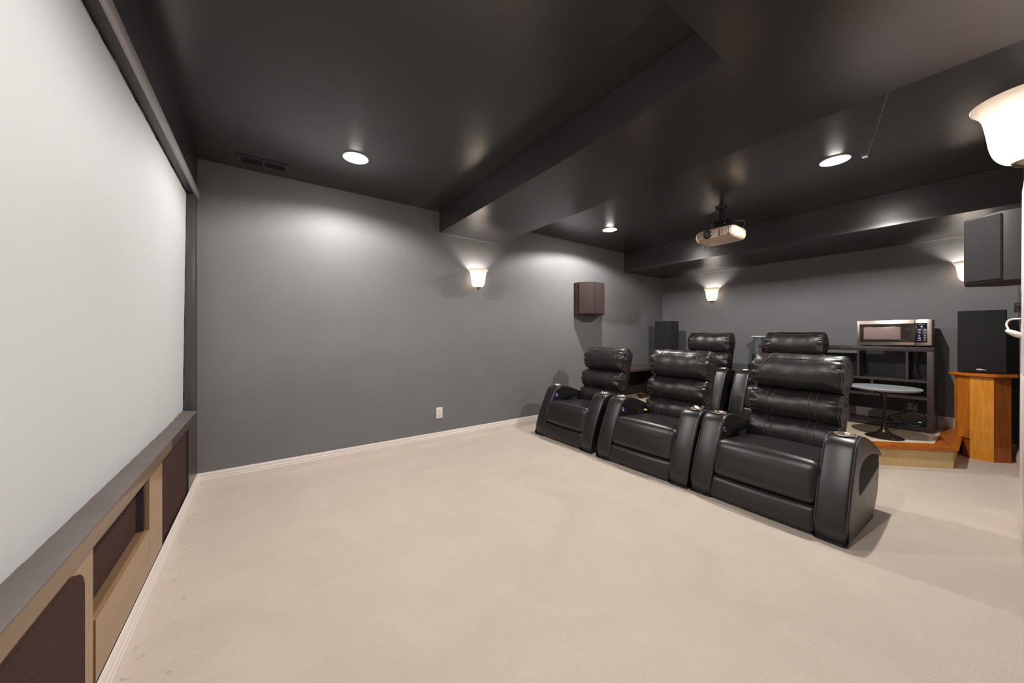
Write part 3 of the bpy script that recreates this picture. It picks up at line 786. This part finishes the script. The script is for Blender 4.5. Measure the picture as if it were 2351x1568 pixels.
# ------------------------------------------------------------------ shelf unit and what stands on it
sh = empty('shelf_unit', (5.65, 0, PZ)); tag(sh, 'low dark brown open shelf unit against the back wall', 'shelf')
D = .36; ya, yb = -3.098, -1.640; top = 1.015-PZ
bx('top_board', 'shelf', sh, 0, D, ya, yb, top-.045, top, .002)
bx('end_panel', 'shelf', sh, 0, D, ya, ya+.045, 0, top-.045, .002)
bx('end_panel', 'shelf', sh, 0, D, yb-.045, yb, 0, top-.045, .002)
bx('bottom_board', 'shelf', sh, 0, D, ya+.045, yb-.045, .004, .034, .002)
z1 = .695-PZ-.02; z2 = .505-PZ
bx('shelf_board', 'shelf', sh, .002, D, ya+.045, yb-.045, z1-.012, z1+.012, .001)
bx('shelf_board', 'shelf', sh, .002, D, ya+.045, yb-.045, z2-.010, z2+.010, .001)
for y in (-2.925, -2.573, -2.10): bx('divider', 'shelf', sh, .003, D-.002, y-.009, y+.009, z1+.012, top-.045)
for y in (-2.679, -2.10): bx('divider', 'shelf', sh, .003, D-.002, y-.009, y+.009, z2+.010, z1-.012)

# microwave
mw = empty('microwave', (5.70, -2.820, 1.015)); tag(mw, 'champagne steel microwave oven standing on the dark shelf unit', 'microwave')
W_, H_, D_ = .525, .275, .36
y0, y1 = -W_/2, W_/2    # y1 is the viewer-left end
bx('case', 'shelf', mw, .018, D_-.06, y0+.002, y1-.002, .012, H_-.002, .004)
for (x, y) in ((.05, y0+.05), (.05, y1-.05), (.27, y0+.05), (.27, y1-.05)):
    bm = bmesh.new(); lathe(bm, [(.014, 0), (.016, .012)], 12, c=(x, y, 0)); obj('foot', bm, 'black', mw)
dd = y0+.108
door = empty('door', (0, 0, 0)); door.parent = mw
bpy.data.objects.remove(door)
door = bx('door', 'champ', mw, 0, .018, dd+.001, y1, .014, H_, .004)
bx('door_glass', 'mwglass', door, -.002, .001, dd+.002, y1-.020, .046, H_-.038, .001)
bx('door_window', 'mwmesh', door, -.0035, 0, dd+.098, y1-.052, .075, H_-.072, .001)
cp = bx('control_panel', 'champ', mw, 0, .018, y0, dd-.001, .014, H_, .004)
pn = bx('keypad', 'mwpanel', cp, -.002, .001, y0+.030, dd-.003, .046, H_-.036, .001)
bx('display_light', 'led', cp, -.0032, -.001, y0+.062, y0+.068, H_-.073, H_-.066)
bx('key_mark', 'print', cp, -.0028, -.001, y0+.040, y0+.092, H_-.051, H_-.048)
for r_i in range(9):
    for c_i in range(2):
        wk = (.010, .013, .011, .012, .007, .009, .004, .006, .008)[(r_i+3*c_i) % 9]
        yy = y0+.046+c_i*.034; zz = H_-.098-r_i*.0155
        if zz > .055: bx('key_mark', 'print', cp, -.0028, -.001, yy-wk, yy+wk, zz-.003, zz+.003)
textmesh('brand_lettering', 'Panasonic', .0135, 'printdark', door, Matrix.Translation((-.0008, .008, .030)) @ Matrix(((0, 0, -1, 0), (-1, 0, 0, 0), (0, 1, 0, 0), (0, 0, 0, 1))))

# power strip and cords under the shelf
ps_ = empty('power_strip', (5.80, -2.93, PZ+.034)); ps_.rotation_euler = (0, 0, .35); tag(ps_, 'black power strip with green light on the shelf base board', 'power strip')
bx('strip_body', 'black', ps_, -.03, .03, -.13, .13, 0, .035, .006)
bx('switch_light', 'ledgreen', ps_, -.020, -.004, -.075, -.055, .034, .037)
for k in range(4): bx('socket', 'blackgloss', ps_, -.014, .014, -.035+k*.04-.012, -.035+k*.04+.012, .033, .0365)
def cord(name, pts, label, r=.0042, m='cable', per=10, parent=None):
    bm = bmesh.new(); tube(bm, spline(pts, per), r, 8); o_ = obj(name, bm, m, smooth=True)
    if parent: o_.parent = parent; o_.matrix_parent_inverse = (Matrix.Translation(parent.location) @ parent.rotation_euler.to_matrix().to_4x4()).inverted(); o_['label'] = label
    else: tag(o_, label, 'cord')
    return o_
cord('plugged_cord', [(6.146, -2.915, .316), (6.10, -2.91, .312), (6.03, -2.87, .30), (5.92, -2.80, .275), (5.85, -2.78, .26), (5.78, -2.80, .225), (5.80, -2.84, .236)], 'black power cord running from the outlet to the power strip')
pts = []
for k in range(26):
    t = k/12*PI; pts.append((5.725+.012*k/26, -2.955+.085*math.cos(t+.8), .305+.085*math.sin(t+.8)))
cord('coiled_cord', pts, 'black cord coiled in a loop beside the outlet under the shelf', .0045, per=4)
cord('loose_cord', [(6.06, -2.96, 1.08), (6.07, -2.975, .95), (6.065, -2.96, .80), (6.07, -2.985, .66), (6.06, -3.00, .56), (6.08, -2.96, .45), (6.12, -2.925, .37), (6.146, -2.915, .358)], 'black cord hanging behind the shelf from the microwave to the outlet')

# grey stand with white top beside the shelf
g_ = empty('tapered_stand', (5.98, -1.530, PZ)); tag(g_, 'grey tapered stand with flat white top beside the shelf unit', 'stand')
bm = bmesh.new(); lathe(bm, [(.10, 0), (.095, .3), (.075, .70), (.060, .86), (.066, .925)], 28); obj('stand_body', bm, 'standgrey', g_, autos=40)
bm = bmesh.new(); lathe(bm, [(.066, .925), (.085, .927), (.088, .935), (.086, .943), (0.001, .944)], 28); obj('stand_top', bm, 'ivory', g_, autos=40)

# tulip table on the platform
tt = empty('tulip_table', (5.125, -2.835, PZ)); tag(tt, 'round tulip table with pale stone top and dark trumpet base', 'table')
bm = bmesh.new(); lathe(bm, [(.0, .0), (.128, .0), (.130, .004), (.120, .010), (.090, .022), (.055, .040), (.032, .065), (.018, .095), (.0115, .15), (.0095, .23), (.0105, .31), (.015, .36), (.026, .405), (.050, .432), (.065, .442), (.0, .442)], 40); obj('trumpet_base', bm, 'bronze', tt, autos=50)
bm = bmesh.new(); lathe(bm, [(.0, .442), (.19, .442), (.225, .450), (.238, .460), (.240, .466), (.236, .470), (.0, .4705)], 64); obj('table_top', bm, 'tabletop', tt, autos=40)

# ------------------------------------------------------------------ projector
pj = empty('projector', (4.06, -1.808, 2.078)); tag(pj, 'cream video projector hanging from the ceiling on a black bracket', 'projector')
PW, PD, PH = .385, .27, .135
def pjdef(p):
    # oval front: pinch height towards the ends, bulge the nose
    u = p.y/(PW/2); k = 1-.10*u*u
    v = (p.z-PH/2)/(PH/2)
    x = p.x-.022*(1-v*v)*(1-p.x/PD)
    return (x, p.y, PH/2+(p.z-PH/2)*k+.0)
bm = bmesh.new(); rbox(bm, PD/2, 0, PH/2, PD, PW, PH, .050, 14, pjdef); obj('projector_body', bm, 'cream', pj, smooth=True)
def oval(bm, x, cy, cz, hw, hh, ex, n=48):
    return [bm.verts.new((x, cy+hw*math.copysign(abs(math.cos(t))**(2/ex), math.cos(t)), cz+hh*math.copysign(abs(math.sin(t))**(2/ex), math.sin(t)))) for t in [2*PI*k/n for k in range(n)]]
bm = bmesh.new(); A = oval(bm, -.012, 0, PH/2, PW/2-.030, .045, 4); B = oval(bm, -.0265, 0, PH/2, PW/2-.032, .043, 4); bm.faces.new(A); bm.faces.new(B[::-1])
for i in range(48): bm.faces.new((A[i], A[(i+1) % 48], B[(i+1) % 48], B[i]))
fr = obj('front_panel', bm, 'cream', pj)
bm = bmesh.new(); pts = [(-.0225, (PW/2-.0305)*math.copysign(abs(math.cos(t))**.5, math.cos(t)), PH/2+.0437*math.copysign(abs(math.sin(t))**.5, math.sin(t))) for t in [2*PI*k/64 for k in range(64)]]
tube(bm, pts, .0016, 6, closed=True); obj('panel_seam', bm, 'creamline', fr)
bm = bmesh.new(); lathe(bm, [(.042, -.020), (.042, -.034), (.036, -.040), (.028, -.032), (0.0005, -.030)], 32, axis='x', c=(0, .055, PH/2)); ln = obj('lens_barrel', bm, 'black', pj, autos=50)
bm = bmesh.new(); lathe(bm, [(.021, -.030), (.021, -.036), (.015, -.037), (.012, -.033)], 28, axis='x', c=(0, .055, PH/2)); obj('lens_ring', bm, 'lensring', ln, autos=50)
bm = bmesh.new(); lathe(bm, [(.014, -.032), (.010, -.037), (.0005, -.039)], 24, axis='x', c=(0, .055, PH/2)); obj('lens_glass', bm, 'lens', ln, smooth=True)
bx('vent_recess', 'creamline', fr, -.0275, -.024, -.150, -.058, PH/2-.034, PH/2+.034)
for k in range(7):
    y = -.064-k*.0135; hh = .034-(max(0, k-3))*.0035
    bx('vent_slat', 'cream', fr, -.0300, -.024, y-.0040-.0018, y+.0018, PH/2-hh, PH/2+hh)
bx('sensor_window', 'black', fr, -.0278, -.024, .138, .146, PH/2-.012, PH/2-.002)
# bracket
pm = bx('mount_plate', 'black', pj, .075, .205, -.10, .10, PH+.001, PH+.010, .002)
bm = bmesh.new()
for (x, y) in ((.09, -.09), (.09, .09), (.19, -.09), (.19, .09)): tube(bm, [(x, y, PH-.006), (x, y, PH+.012)], .006, 8); 
obj('mount_foot', bm, 'black', pj)
bx('mount_clevis', 'black', pj, .105, .175, -.070, .070, PH+.010, PH+.075, .004)
bx('mount_bar', 'blackgloss', pj, .09, .19, -.085, .085, PH+.070, PH+.088, .003)
bm = bmesh.new(); tube(bm, [(.14, 0, PH+.06), (.14, 0, H-2.078-.012)], .019, 16); obj('mount_pole', bm, 'black', pj, autos=50)
bm = bmesh.new(); lathe(bm, [(.0, H-2.078-.016), (.05, H-2.078-.014), (.055, H-2.078-.006), (.055, H-2.078), (0, H-2.078)], 24, c=(.14, 0, 0)); obj('ceiling_flange', bm, 'black', pj, autos=50)
for (x, y, z) in ((.089, -.06, PH+.079), (.089, .06, PH+.079), (.104, .05, PH+.03), (.104, -.05, PH+.05), (.104, .05, PH+.055)):
    bm = bmesh.new(); lathe(bm, [(.0, -.005), (.005, -.004), (.006, .002), (0, .002)], 8, axis='x', c=(x, y, z)); obj('mount_bolt', bm, 'steel', pj, smooth=True)
def pcord(name, pts, m='cable', r=.0032):
    bm = bmesh.new(); tube(bm, spline(pts, 8), r, 6); return obj(name, bm, m, pj, smooth=True)
pcord('cable', [(.14, .02, .352), (.12, .09, .31), (.11, .14, .26), (.14, .13, .18), (.20, .12, .14), (.24, .10, .10)])
pcord('cable', [(.25, -.02, .09), (.30, -.05, .13), (.26, -.13, .20), (.20, -.10, .21), (.16, -.04, .23), (.15, -.02, .30), (.14, -.02, .39)])
pcord('cable', [(.24, -.13, .11), (.27, -.165, .17), (.22, -.165, .20), (.17, -.12, .19)], 'cablegrey')
lp = [(.24, .12, .06)]+[(.20, .175+.030*math.cos(t), -.010+.030*math.sin(t)) for t in [2.2+k*PI/5 for k in range(13)]]+[(.21, .14, -.020), (.21, .10, -.028), (.22, .07, -.030), (.23, .06, .01)]
pcord('cable_loop', lp, 'cablegrey', .0035)
pcord('cable_loop', [(.22, .15, .03), (.21, .165, -.005), (.205, .13, -.022), (.21, .09, -.035), (.215, .06, -.040), (.22, .04, -.015), (.23, .05, .02)], 'cablegrey', .003)

# thread with a small tag near the ceiling light
th = empty('hanging_tag', (3.977, -2.895, H)); tag(th, 'thin grey thread ending in a small white tag near a ceiling light', 'tag')
bm = bmesh.new(); tube(bm, [(2.672-3.977, -3.163-(-2.895), HB+.004-H), ((2.672-3.977)/2, (-3.163-(-2.895))/2, -.115), (0, 0, -.004)], .0009, 5); obj('thread', bm, 'thread', th)
bx('paper_tag', 'ivory', th, -.010, .014, -.004, .024, -.005, -.0005)
